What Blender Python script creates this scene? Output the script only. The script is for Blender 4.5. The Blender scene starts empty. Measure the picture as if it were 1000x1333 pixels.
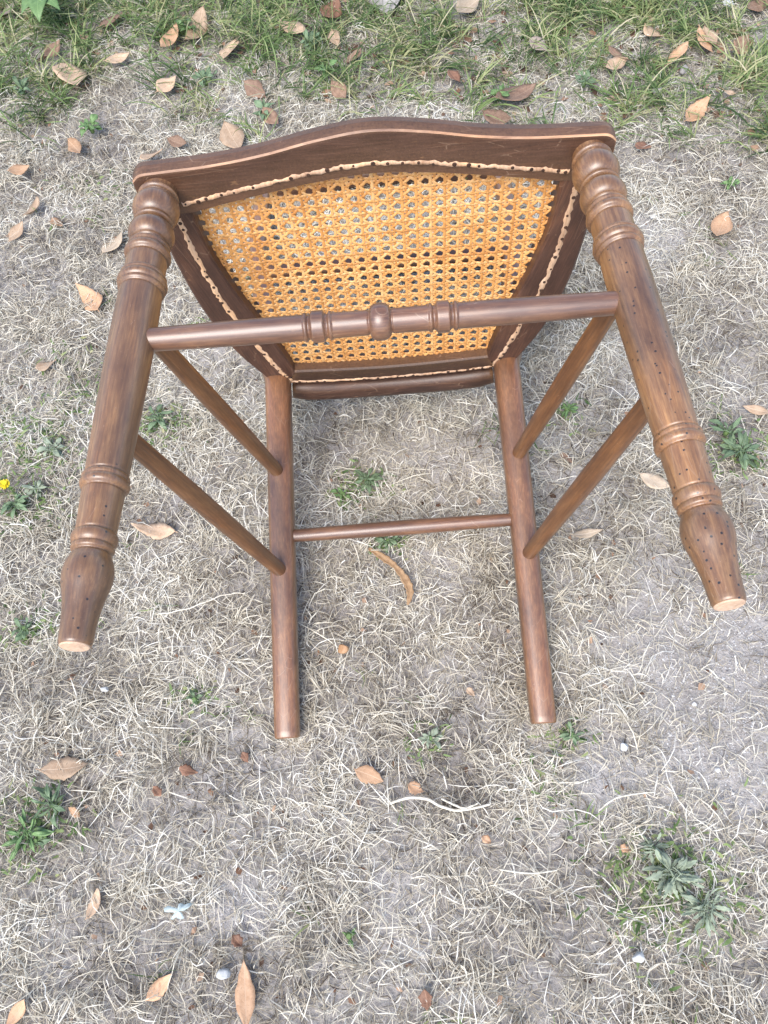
import bpy, math, random
import numpy as np
from mathutils import Matrix, Vector

scn = bpy.context.scene
COL = scn.collection
rng = np.random.default_rng(7)
random.seed(7)

# ------------------------------------------------------------------ camera
H0 = 0.0965                                   # height of the seat's rear corner above the ground
CAM = np.array([0.0170, -0.591, 0.855 + H0])
PITCH, YAW, ROLL = 0.441, 0.0911, -0.1516
def Rx(a): c, s = math.cos(a), math.sin(a); return np.array([[1,0,0],[0,c,-s],[0,s,c]])
def Rz(a): c, s = math.cos(a), math.sin(a); return np.array([[c,-s,0],[s,c,0],[0,0,1]])
RC = Rz(YAW) @ Rx(PITCH) @ Rz(ROLL)
cd = bpy.data.cameras.new('camera'); cam = bpy.data.objects.new('camera', cd); COL.objects.link(cam)
m = Matrix([list(RC[i]) + [CAM[i]] for i in range(3)] + [[0,0,0,1]])
cam.matrix_world = m
cd.sensor_fit = 'HORIZONTAL'; cd.sensor_width = 36; cd.lens = 36.0
cd.clip_start = 0.02; cd.clip_end = 500
scn.camera = cam
def ground(u, v, z=0.0):
    """photo pixel -> point on the horizontal plane at height z"""
    d = RC @ np.array([(u-500)/1000, (666.5-v)/1000, -1.0])
    t = (z - CAM[2]) / d[2]
    return CAM + d*t

# ------------------------------------------------------------------ light
SUN_EL, SUN_AZ = math.radians(56), math.radians(205)     # soft light of a bright overcast sky
w = bpy.data.worlds.new('World'); scn.world = w; w.use_nodes = True
nt = w.node_tree; bg = nt.nodes['Background']
sky = nt.nodes.new('ShaderNodeTexSky'); sky.sky_type = 'NISHITA'; sky.sun_disc = False
sky.sun_elevation = SUN_EL; sky.sun_rotation = SUN_AZ
sky.air_density = 1.0; sky.dust_density = 1.6; sky.ozone_density = 0.6
nt.links.new(sky.outputs[0], bg.inputs[0]); bg.inputs[1].default_value = 0.12
sl = bpy.data.lights.new('sun', 'SUN'); sl.energy = 1.5; sl.angle = math.radians(38); sl.color = (1.0, 0.975, 0.94)
so = bpy.data.objects.new('sun', sl); COL.objects.link(so)
sd = Vector((math.sin(SUN_AZ)*math.cos(SUN_EL), math.cos(SUN_AZ)*math.cos(SUN_EL), math.sin(SUN_EL)))
so.rotation_euler = sd.to_track_quat('Z', 'Y').to_euler()
so.location = (0, 0, 3)
scn.view_settings.view_transform = 'Standard'; scn.view_settings.look = 'None'
scn.view_settings.gamma = 1; scn.view_settings.use_curve_mapping = False
scn.view_settings.exposure = 1.36
scn.render.engine = 'CYCLES'

# ------------------------------------------------------------------ helpers
def mesh_obj(name, verts, faces, mat, parent=None, smooth=True, mats=None, fmat=None):
    me = bpy.data.meshes.new(name); me.from_pydata([tuple(v) for v in verts], [], faces); me.update()
    for mm in (mats or [mat]): me.materials.append(mm)
    if fmat is not None: me.polygons.foreach_set('material_index', fmat)
    me.polygons.foreach_set('use_smooth', [smooth]*len(me.polygons))
    o = bpy.data.objects.new(name, me); COL.objects.link(o)
    if parent: o.parent = parent
    return o
def big_mesh(name, V, F4, mat, attr=None, smooth=False):
    me = bpy.data.meshes.new(name); n = len(V); k = len(F4); w_ = F4.shape[1]
    me.vertices.add(n); me.vertices.foreach_set('co', V.astype(np.float32).ravel())
    me.loops.add(k*w_); me.loops.foreach_set('vertex_index', F4.astype(np.int32).ravel())
    me.polygons.add(k); me.polygons.foreach_set('loop_start', np.arange(0, k*w_, w_, dtype=np.int32))
    me.polygons.foreach_set('loop_total', np.full(k, w_, dtype=np.int32))
    me.polygons.foreach_set('use_smooth', np.full(k, smooth))
    me.update(calc_edges=True)
    if attr is not None:
        a = me.attributes.new('tone', 'FLOAT', 'POINT'); a.data.foreach_set('value', attr.astype(np.float32))
    me.materials.append(mat)
    o = bpy.data.objects.new(name, me); COL.objects.link(o)
    return o
def tag(o, label=None, cat=None, group=None, kind=None):
    if label: o['label'] = label
    if cat: o['category'] = cat
    if group: o['group'] = group
    if kind: o['kind'] = kind
    return o
def new_mat(name):
    mt = bpy.data.materials.new(name); mt.use_nodes = True
    return mt, mt.node_tree, mt.node_tree.nodes['Principled BSDF']
def ramp(nt, stops):
    r = nt.nodes.new('ShaderNodeValToRGB'); e = r.color_ramp.elements
    while len(e) < len(stops): e.new(0.5)
    for el, (p, c) in zip(e, stops): el.position = p; el.color = (*c, 1)
    return r
def node(nt, typ, **kw):
    n = nt.nodes.new(typ)
    for k, v in kw.items():
        if k in n.inputs.keys(): n.inputs[k].default_value = v
        else: setattr(n, k, v)
    return n
def math_n(nt, op, a, b=None, clamp=False):
    n = nt.nodes.new('ShaderNodeMath'); n.operation = op; n.use_clamp = clamp
    for i, x in enumerate((a, b)):
        if x is None: continue
        if isinstance(x, (int, float)): n.inputs[i].default_value = x
        else: nt.links.new(x, n.inputs[i])
    return n.outputs[0]
def mix_c(nt, fac, a, b, blend='MIX'):
    n = nt.nodes.new('ShaderNodeMix'); n.data_type = 'RGBA'; n.blend_type = blend
    for sock, x in ((n.inputs[0], fac), (n.inputs[6], a), (n.inputs[7], b)):
        if isinstance(x, (int, float)): sock.default_value = x
        elif isinstance(x, tuple): sock.default_value = (*x, 1)
        else: nt.links.new(x, sock)
    return n.outputs[2]

# ------------------------------------------------------------------ materials
def wood(name, dark, mid, light, rough=0.34, wear=0.5, worm=None, worn_col=(0.30, 0.155, 0.07), coat=0.35, spec=0.5, scratch=1.0, off=0.0):
    """grain along the object's local Z; worm = (z range) with beetle holes"""
    mt, nt, b = new_mat(name); L = nt.links.new
    tc = nt.nodes.new('ShaderNodeTexCoord')
    mp = node(nt, 'ShaderNodeMapping'); mp.inputs['Scale'].default_value = (1, 1, 0.055); mp.inputs['Location'].default_value = (off, off*.7, off*.3)
    L(tc.outputs['Object'], mp.inputs[0])
    n1 = node(nt, 'ShaderNodeTexNoise', Scale=520.0, Detail=7.0, Roughness=0.65); L(mp.outputs[0], n1.inputs['Vector'])
    mp2 = node(nt, 'ShaderNodeMapping'); mp2.inputs['Scale'].default_value = (1, 1, 0.35); mp2.inputs['Location'].default_value = (off*2, off, off)
    L(tc.outputs['Object'], mp2.inputs[0])
    n2 = node(nt, 'ShaderNodeTexNoise', Scale=46.0, Detail=7.0, Roughness=0.68); L(mp2.outputs[0], n2.inputs['Vector'])
    n3 = node(nt, 'ShaderNodeTexNoise', Scale=420.0, Detail=3.0); L(tc.outputs['Object'], n3.inputs['Vector'])
    s = math_n(nt, 'ADD', math_n(nt, 'MULTIPLY', n1.outputs[0], 0.55), math_n(nt, 'MULTIPLY', n2.outputs[0], 0.50))
    r = ramp(nt, [(0.36, dark), (0.52, mid), (0.70, light)]); L(s, r.inputs[0])
    n5 = node(nt, 'ShaderNodeTexNoise', Scale=17.0, Detail=5.0, Roughness=0.7, Distortion=0.6); L(mp2.outputs[0], n5.inputs['Vector'])
    bl = ramp(nt, [(0.34, (0.62,0.59,0.60)), (0.50, (1.0,1.0,1.0)), (0.66, (1.5,1.38,1.15))]); L(n5.outputs[0], bl.inputs[0])
    col = mix_c(nt, 0.85, r.outputs[0], bl.outputs[0], 'MULTIPLY')
    # rubbed-through finish on edges and in scattered scuffs
    ge = nt.nodes.new('ShaderNodeNewGeometry')
    pt = ramp(nt, [(0.515, (0,0,0)), (0.60, (1,1,1))]); L(ge.outputs['Pointiness'], pt.inputs[0])
    mp3 = node(nt, 'ShaderNodeMapping'); mp3.inputs['Scale'].default_value = (1, 1, 0.45)
    L(tc.outputs['Object'], mp3.inputs[0])
    n4 = node(nt, 'ShaderNodeTexNoise', Scale=150.0, Detail=5.0, Roughness=0.65); L(mp3.outputs[0], n4.inputs['Vector'])
    sc = ramp(nt, [(0.66, (0,0,0)), (0.74, (1,1,1))]); L(n4.outputs[0], sc.inputs[0])
    wearf = math_n(nt, 'ADD', math_n(nt, 'MULTIPLY', pt.outputs[0], math_n(nt, 'MULTIPLY', n3.outputs[0], 1.5*wear)), math_n(nt, 'MULTIPLY', sc.outputs[0], 0.45*scratch), True)
    col = mix_c(nt, wearf, col, worn_col)
    # tiny specks of dust and dents
    vs = node(nt, 'ShaderNodeTexVoronoi', Scale=330.0); L(tc.outputs['Object'], vs.inputs['Vector'])
    sp = ramp(nt, [(0.0, (1,1,1)), (0.13, (0,0,0))]); L(vs.outputs['Distance'], sp.inputs[0])
    col = mix_c(nt, math_n(nt, 'MULTIPLY', sp.outputs[0], 0.35), col, (0.5, 0.36, 0.26))
    if worm:
        v = node(nt, 'ShaderNodeTexVoronoi', Scale=165.0); L(tc.outputs['Object'], v.inputs['Vector'])
        hole = ramp(nt, [(0.13, (1,1,1)), (0.17, (0,0,0))]); L(v.outputs['Distance'], hole.inputs[0])
        sx = node(nt, 'ShaderNodeSeparateXYZ'); L(tc.outputs['Object'], sx.inputs[0])
        mr = node(nt, 'ShaderNodeMapRange'); mr.interpolation_type = 'SMOOTHSTEP'; L(sx.outputs[2], mr.inputs[0])
        mr.inputs[1].default_value = worm[0]; mr.inputs[2].default_value = worm[1]; mr.inputs[3].default_value = 0.0; mr.inputs[4].default_value = worm[2]
        sel = node(nt, 'ShaderNodeSeparateColor'); L(v.outputs['Color'], sel.inputs[0])
        hm = math_n(nt, 'MULTIPLY', hole.outputs[0], math_n(nt, 'LESS_THAN', sel.outputs[0], mr.outputs[0]))
        col = mix_c(nt, hm, col, (0.012, 0.006, 0.004))
    mp4 = node(nt, 'ShaderNodeMapping'); mp4.inputs['Scale'].default_value = (1, 1, 0.16); mp4.inputs['Rotation'].default_value = (0.5, 0.35, 0)
    L(tc.outputs['Object'], mp4.inputs[0])
    v4 = node(nt, 'ShaderNodeTexVoronoi', Scale=95.0, feature='DISTANCE_TO_EDGE'); L(mp4.outputs[0], v4.inputs['Vector'])
    hl = ramp(nt, [(0.0, (1,1,1)), (0.014, (0,0,0))]); L(v4.outputs['Distance'], hl.inputs[0])
    hm4 = math_n(nt, 'MULTIPLY', hl.outputs[0], math_n(nt, 'MULTIPLY', math_n(nt, 'GREATER_THAN', n5.outputs[0], 0.54), 0.5*scratch))
    col = mix_c(nt, hm4, col, (0.36, 0.23, 0.15))
    L(col, b.inputs['Base Color'])
    rr = math_n(nt, 'ADD', math_n(nt, 'MULTIPLY', n2.outputs[0], 0.30), rough - 0.12)
    L(rr, b.inputs['Roughness'])
    b.inputs['Specular IOR Level'].default_value = spec
    b.inputs['Coat Weight'].default_value = coat; b.inputs['Coat Roughness'].default_value = 0.33; b.inputs['Coat IOR'].default_value = 1.65
    bp = node(nt, 'ShaderNodeBump', Strength=0.22, Distance=0.0006)
    L(math_n(nt, 'SUBTRACT', math_n(nt, 'ADD', n1.outputs[0], math_n(nt, 'MULTIPLY', n4.outputs[0], 0.6)), math_n(nt, 'MULTIPLY', hm, 3.0) if worm else 0.0), bp.inputs['Height']); L(bp.outputs[0], b.inputs['Normal'])
    return mt
D1, M1, L1 = (0.098, 0.043, 0.019), (0.185, 0.087, 0.036), (0.33, 0.175, 0.074)
M_leg_l = wood('varnished_turned_wood', D1, M1, L1, worm=(0.26, 0.44, 0.30), coat=0.8, rough=0.42)
M_leg_r = wood('varnished_turned_wood_wormy', D1, M1, L1, worm=(0.10, 0.22, 0.7), coat=0.8, rough=0.42, off=3.1)
M_str = wood('varnished_stretcher_wood', (0.075,0.033,0.019), (0.145,0.066,0.036), (0.24,0.125,0.065), coat=0.8, rough=0.42, off=1.3)
M_side = wood('amber_stretcher_wood', (0.085,0.033,0.012), (0.172,0.070,0.024), (0.28,0.13,0.048), coat=0.35, rough=0.42, off=4.3)
M_rear = wood('rear_leg_wood', (0.088,0.037,0.018), (0.165,0.071,0.032), (0.27,0.130,0.058), coat=0.8, rough=0.42, off=2.2)
M_rail = wood('dark_rail_wood', (0.026,0.0118,0.0085), (0.058,0.0265,0.018), (0.112,0.054,0.037), rough=0.45, wear=0.9, coat=0.12, off=5.0)
M_rail2 = wood('side_rail_wood', (0.036,0.0155,0.010), (0.076,0.033,0.020), (0.130,0.061,0.037), rough=0.46, wear=0.5, coat=0.12, off=6.0)
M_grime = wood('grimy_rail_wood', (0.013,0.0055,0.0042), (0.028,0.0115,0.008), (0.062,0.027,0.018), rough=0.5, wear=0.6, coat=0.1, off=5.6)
M_edge = wood('rubbed_edge_wood', (0.20,0.095,0.052), (0.36,0.20,0.12), (0.52,0.33,0.21), rough=0.45, wear=0.2, coat=0.1, off=7.0)
M_end = wood('bare_end_grain', (0.52,0.34,0.22), (0.66,0.46,0.32), (0.74,0.56,0.42), rough=0.75, wear=0.1, coat=0.0, spec=0.2, off=8.0)
M_stitch = wood('pale_cane_stitching', (0.40,0.22,0.12), (0.62,0.39,0.24), (0.76,0.53,0.36), rough=0.6, wear=0.3, coat=0.0, off=9.0, spec=0.3)
M_hole = wood('dark_peg_wood', (0.018,0.008,0.005), (0.035,0.015,0.009), (0.08,0.035,0.02), rough=0.6, wear=0.1, coat=0.0, scratch=0.2)
M_peg = wood('pale_peg_wood', (0.22,0.11,0.06), (0.36,0.19,0.11), (0.50,0.30,0.19), rough=0.55, coat=0.1, off=2.7)

def cane_mat():
    mt, nt, b = new_mat('golden_cane'); L = nt.links.new
    tc = nt.nodes.new('ShaderNodeTexCoord')
    at = node(nt, 'ShaderNodeAttribute', attribute_name='tone')
    n = node(nt, 'ShaderNodeTexNoise', Scale=260.0, Detail=5.0, Roughness=0.65); L(tc.outputs['Object'], n.inputs['Vector'])
    n2 = node(nt, 'ShaderNodeTexNoise', Scale=9.0, Detail=2.0); L(tc.outputs['Object'], n2.inputs['Vector'])
    s = math_n(nt, 'ADD', math_n(nt, 'MULTIPLY', at.outputs['Fac'], 0.40), math_n(nt, 'ADD', math_n(nt, 'MULTIPLY', n.outputs[0], 0.40), math_n(nt, 'MULTIPLY', n2.outputs[0], 0.18)))
    r = ramp(nt, [(0.25, (0.50,0.205,0.055)), (0.50, (0.75,0.375,0.12)), (0.75, (0.84,0.52,0.235))]); L(s, r.inputs[0])
    L(r.outputs[0], b.inputs['Base Color']); b.inputs['Roughness'].default_value = 0.33
    b.inputs['Transmission Weight'].default_value = 0.0
    return mt
M_cane = cane_mat()

def straw_mat(name, stops, rough=0.6, trans=0.25):
    mt, nt, b = new_mat(name); L = nt.links.new
    at = node(nt, 'ShaderNodeAttribute', attribute_name='tone')
    tc = nt.nodes.new('ShaderNodeTexCoord')
    n = node(nt, 'ShaderNodeTexNoise', Scale=90.0, Detail=3.0); L(tc.outputs['Object'], n.inputs['Vector'])
    s = math_n(nt, 'ADD', at.outputs['Fac'], math_n(nt, 'MULTIPLY', math_n(nt, 'SUBTRACT', n.outputs[0], 0.5), 0.22), True)
    r = ramp(nt, stops); L(s, r.inputs[0]); L(r.outputs[0], b.inputs['Base Color'])
    b.inputs['Roughness'].default_value = rough; b.inputs['Specular IOR Level'].default_value = 0.3
    out = nt.nodes['Material Output']
    tr = node(nt, 'ShaderNodeBsdfTranslucent'); L(r.outputs[0], tr.inputs[0])
    mx = node(nt, 'ShaderNodeMixShader'); mx.inputs[0].default_value = trans
    L(b.outputs[0], mx.inputs[1]); L(tr.outputs[0], mx.inputs[2]); L(mx.outputs[0], out.inputs[0])
    return mt
M_straw = straw_mat('dry_straw', [(0.0,(0.075,0.058,0.045)), (0.20,(0.158,0.127,0.094)), (0.42,(0.35,0.302,0.230)), (0.66,(0.575,0.517,0.408)), (0.86,(0.73,0.68,0.565)), (1.0,(0.80,0.765,0.68))], trans=0.10)
M_green = straw_mat('green_blades', [(0.0,(0.045,0.082,0.030)), (0.30,(0.125,0.195,0.065)), (0.55,(0.245,0.33,0.125)), (0.80,(0.43,0.43,0.21)), (1.0,(0.62,0.55,0.38))], rough=0.5, trans=0.3)
M_litter = straw_mat('leaf_crumbs', [(0.0,(0.06,0.035,0.022)), (0.4,(0.16,0.085,0.05)), (0.75,(0.32,0.19,0.12)), (1.0,(0.46,0.32,0.22))], rough=0.7, trans=0.1)
M_gravel = straw_mat('small_grit', [(0.0,(0.20,0.185,0.18)), (0.5,(0.38,0.365,0.36)), (0.85,(0.56,0.55,0.54)), (1.0,(0.80,0.79,0.77))], rough=0.85, trans=0.0)

def soil_mat():
    mt, nt, b = new_mat('dry_grey_soil'); L = nt.links.new
    tc = nt.nodes.new('ShaderNodeTexCoord')
    n1 = node(nt, 'ShaderNodeTexNoise', Scale=5.0, Detail=6.0, Roughness=0.6); L(tc.outputs['Object'], n1.inputs['Vector'])
    n2 = node(nt, 'ShaderNodeTexNoise', Scale=120.0, Detail=8.0, Roughness=0.7); L(tc.outputs['Object'], n2.inputs['Vector'])
    v = node(nt, 'ShaderNodeTexVoronoi', Scale=260.0); L(tc.outputs['Object'], v.inputs['Vector'])
    s = math_n(nt, 'ADD', math_n(nt, 'MULTIPLY', n1.outputs[0], 0.5), math_n(nt, 'MULTIPLY', n2.outputs[0], 0.5))
    r = ramp(nt, [(0.32,(0.20,0.175,0.158)), (0.5,(0.375,0.345,0.322)), (0.66,(0.52,0.49,0.465))]); L(s, r.inputs[0])
    sp = ramp(nt, [(0.0,(1,1,1)), (0.20,(0,0,0))]); L(v.outputs['Distance'], sp.inputs[0])
    sc = node(nt, 'ShaderNodeSeparateColor'); L(v.outputs['Color'], sc.inputs[0])
    f = math_n(nt, 'MULTIPLY', sp.outputs[0], math_n(nt, 'LESS_THAN', sc.outputs[0], 0.16))
    L(mix_c(nt, f, r.outputs[0], (0.55,0.53,0.50)), b.inputs['Base Color'])
    b.inputs['Roughness'].default_value = 0.95; b.inputs['Specular IOR Level'].default_value = 0.15
    bp = node(nt, 'ShaderNodeBump', Strength=0.9, Distance=0.004); L(n2.outputs[0], bp.inputs['Height'])
    bp2 = node(nt, 'ShaderNodeBump', Strength=0.6, Distance=0.0015); L(v.outputs['Distance'], bp2.inputs['Height']); L(bp.outputs[0], bp2.inputs['Normal'])
    L(bp2.outputs[0], b.inputs['Normal'])
    return mt
M_soil = soil_mat()

def leaf_mat(name, a, bcol, spot, vein, rough=0.6, vs=1.0, trans=0.12, spec=0.4):
    mt, nt, b = new_mat(name); L = nt.links.new
    tc = nt.nodes.new('ShaderNodeTexCoord')
    oi = nt.nodes.new('ShaderNodeObjectInfo')
    n = node(nt, 'ShaderNodeTexNoise', Scale=120.0, Detail=5.0, Roughness=0.65); n.noise_dimensions = '4D'
    L(tc.outputs['Object'], n.inputs['Vector']); L(math_n(nt, 'MULTIPLY', oi.outputs['Random'], 30.0), n.inputs['W'])
    n2 = node(nt, 'ShaderNodeTexNoise', Scale=420.0, Detail=4.0); L(tc.outputs['Object'], n2.inputs['Vector'])
    r = ramp(nt, [(0.30, a), (0.62, bcol)]); L(n.outputs[0], r.inputs[0])
    sp = ramp(nt, [(0.60,(0,0,0)), (0.70,(1,1,1))]); L(n2.outputs[0], sp.inputs[0])
    col = mix_c(nt, math_n(nt, 'MULTIPLY', sp.outputs[0], 0.7), r.outputs[0], spot)
    hs = node(nt, 'ShaderNodeHueSaturation'); L(col, hs.inputs['Color'])
    L(math_n(nt, 'ADD', math_n(nt, 'MULTIPLY', oi.outputs['Random'], 0.5), 0.75), hs.inputs['Value'])
    col = hs.outputs[0]
    sx = node(nt, 'ShaderNodeSeparateXYZ'); L(tc.outputs['Object'], sx.inputs[0])
    ay = math_n(nt, 'ABSOLUTE', sx.outputs[1])
    mid = math_n(nt, 'LESS_THAN', ay, 0.0006*vs)
    sv = math_n(nt, 'SINE', math_n(nt, 'MULTIPLY', math_n(nt, 'SUBTRACT', sx.outputs[0], math_n(nt, 'MULTIPLY', ay, 0.9)), 1150.0/vs))
    sv = math_n(nt, 'MULTIPLY', math_n(nt, 'GREATER_THAN', sv, 0.90), 0.18)
    vf = math_n(nt, 'MAXIMUM', math_n(nt, 'MULTIPLY', mid, 0.6), sv)
    L(mix_c(nt, vf, col, vein), b.inputs['Base Color'])
    b.inputs['Roughness'].default_value = rough; b.inputs['Specular IOR Level'].default_value = spec
    bp = node(nt, 'ShaderNodeBump', Strength=0.5, Distance=0.0008); L(math_n(nt, 'SUBTRACT', n.outputs[0], vf), bp.inputs['Height']); L(bp.outputs[0], b.inputs['Normal'])
    out = nt.nodes['Material Output']; tr = node(nt, 'ShaderNodeBsdfTranslucent'); L(col, tr.inputs[0])
    mx = node(nt, 'ShaderNodeMixShader'); mx.inputs[0].default_value = trans
    L(b.outputs[0], mx.inputs[1]); L(tr.outputs[0], mx.inputs[2]); L(mx.outputs[0], out.inputs[0])
    return mt
LM = {
 'tan':   leaf_mat('dead_leaf_tan', (0.47,0.31,0.195), (0.61,0.44,0.30), (0.33,0.20,0.12), (0.64,0.48,0.34)),
 'orange':leaf_mat('dead_leaf_orange', (0.47,0.265,0.145), (0.61,0.385,0.235), (0.32,0.165,0.08), (0.64,0.44,0.29)),
 'pale':  leaf_mat('dead_leaf_pale', (0.46,0.34,0.23), (0.60,0.48,0.35), (0.34,0.24,0.16), (0.66,0.55,0.42)),
 'brown': leaf_mat('dead_leaf_brown', (0.20,0.115,0.075), (0.34,0.215,0.145), (0.12,0.07,0.045), (0.40,0.28,0.20)),
 'red':   leaf_mat('dead_leaf_red_brown', (0.20,0.095,0.058), (0.33,0.175,0.11), (0.11,0.045,0.03), (0.38,0.21,0.13)),
 'grey':  leaf_mat('dead_leaf_grey', (0.26,0.20,0.165), (0.39,0.315,0.26), (0.17,0.125,0.10), (0.45,0.38,0.32)),
 'weed':  leaf_mat('weed_green', (0.120,0.185,0.098), (0.215,0.29,0.165), (0.20,0.29,0.14), (0.22,0.32,0.17), trans=0.2, rough=0.5, vs=0.7),
 'bright':leaf_mat('bright_green', (0.115,0.205,0.075), (0.20,0.315,0.125), (0.24,0.40,0.13), (0.30,0.46,0.18), trans=0.25, rough=0.42, vs=0.8),
 'dull':  leaf_mat('dull_grey_green', (0.22,0.27,0.18), (0.35,0.395,0.28), (0.30,0.32,0.23), (0.32,0.38,0.29), trans=0.15, rough=0.6, vs=0.8),
}
def plain_mat(name, c1, c2, scale=150, rough=0.7, bump=0.3, spec=0.3):
    mt, nt, b = new_mat(name); L = nt.links.new
    tc = nt.nodes.new('ShaderNodeTexCoord')
    n = node(nt, 'ShaderNodeTexNoise', Scale=float(scale), Detail=6.0, Roughness=0.65); L(tc.outputs['Object'], n.inputs['Vector'])
    r = ramp(nt, [(0.33, c1), (0.66, c2)]); L(n.outputs[0], r.inputs[0]); L(r.outputs[0], b.inputs['Base Color'])
    b.inputs['Roughness'].default_value = rough; b.inputs['Specular IOR Level'].default_value = spec
    bp = node(nt, 'ShaderNodeBump', Strength=bump, Distance=0.001); L(n.outputs[0], bp.inputs['Height']); L(bp.outputs[0], b.inputs['Normal'])
    return mt
M_white = plain_mat('white_stone', (0.46,0.46,0.45), (0.64,0.63,0.61), 220)
M_grey = plain_mat('grey_stone', (0.24,0.22,0.205), (0.42,0.39,0.365), 90)
M_lichen = plain_mat('pale_lichen', (0.38,0.46,0.45), (0.56,0.62,0.60), 300)
M_nut = plain_mat('tan_gall', (0.36,0.19,0.09), (0.52,0.31,0.17), 130, rough=0.5)
M_pod = plain_mat('brown_bark_curl', (0.25,0.145,0.075), (0.45,0.295,0.165), 160, rough=0.65, bump=0.6)
M_stalk = plain_mat('bleached_stalk', (0.58,0.52,0.41), (0.76,0.71,0.60), 200, rough=0.6)
M_yellow = plain_mat('yellow_petals', (0.72,0.55,0.02), (0.82,0.70,0.05), 300, rough=0.5)
M_stem = plain_mat('green_stem', (0.10,0.17,0.05), (0.17,0.25,0.09), 200, rough=0.55)

# ------------------------------------------------------------------ value noise for scattering
def vnoise(x, y, scale, seed):
    g = np.random.default_rng(seed).random((64, 64))
    X, Y = x*scale + 500.3, y*scale + 500.7
    xi, yi = np.floor(X).astype(int), np.floor(Y).astype(int); fx, fy = X-xi, Y-yi
    fx = fx*fx*(3-2*fx); fy = fy*fy*(3-2*fy)
    G = lambda a, b: g[a % 64, b % 64]
    return (G(xi,yi)*(1-fx)*(1-fy) + G(xi+1,yi)*fx*(1-fy) + G(xi,yi+1)*(1-fx)*fy + G(xi+1,yi+1)*fx*fy)
def fbm(x, y, s, seed): return (vnoise(x,y,s,seed) + .5*vnoise(x,y,s*2.1,seed+1) + .25*vnoise(x,y,s*4.3,seed+2)) / 1.75
def sstep(a, b, x):
    t = np.clip((x-a)/(b-a), 0, 1); return t*t*(3-2*t)

# ------------------------------------------------------------------ ground
def gz(x, y):
    near = np.exp(-(x*x + (y-0.1)**2)/6.0)
    return ((fbm(x, y, 9.0, 11)-.5)*0.012 + (fbm(x, y, 40.0, 21)-.5)*0.006)*near - 0.004
def make_ground():
    n = 300
    t = np.linspace(-1, 1, n)
    ax = np.sign(t)*(np.abs(t)*1.35 + np.abs(t)**14*80)
    X, Y = np.meshgrid(ax, ax + 0.1, indexing='ij'); Z = gz(X, Y)
    V = np.stack([X, Y, Z], -1).reshape(-1, 3)
    i = np.arange(n-1); I, J = np.meshgrid(i, i, indexing='ij'); a = (I*n + J).ravel()
    F = np.stack([a, a+n, a+n+1, a+1], -1)
    o = big_mesh('ground', V, F, M_soil, smooth=True); o['kind'] = 'structure'
    return o
make_ground()

# frame footprint on the ground
quad = [ground(0,1333), ground(1000,1333), ground(1000,0), ground(0,0)]
def frame_dist(x, y):
    """rough distance outside the seen piece of ground"""
    d = np.full(x.shape, -9.0)
    for i in range(4):
        a, b = quad[i], quad[(i+1) % 4]
        e = np.array([b[0]-a[0], b[1]-a[1]]); e /= np.linalg.norm(e); nx, ny = e[1], -e[0]
        d = np.maximum(d, (x-a[0])*nx + (y-a[1])*ny)
    return d
bare = [(ground(880,900), .085, .15), (ground(960,960), .09, .10), (ground(830,310), .07, .06), (ground(800,1000), .05, .05), (ground(330,1180), .06, .05), (ground(510,1150), .05, .05), (ground(560,735), .04, .05), (ground(990,860), .08, .09), (ground(215,1230), .04, .03)]
def bareness(x, y):
    b = np.zeros_like(x)
    for k, (p, rx, ry) in enumerate(bare):
        wgt = 1.0 if k in (0,1,3,7) else 0.6
        d = np.sqrt(((x-p[0])/rx)**2 + ((y-p[1])/ry)**2) + (fbm(x, y, 22, 40)-.5)*0.9
        b = np.maximum(b, wgt*(1-sstep(.35, 1.3, d)))
    return b
gb = np.array([ground(u, v)[:2] for u, v in [(-400,150),(0,150),(120,125),(230,110),(350,115),(560,165),(760,165),(860,185),(1000,190),(1400,190)]])
gb = gb[np.argsort(gb[:,0])]
def greenness(x, y):
    yb = np.interp(x, gb[:,0], gb[:,1])
    return sstep(-0.10, 0.13, y - yb + (fbm(x, y, 7, 60)-.5)*0.42)

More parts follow.
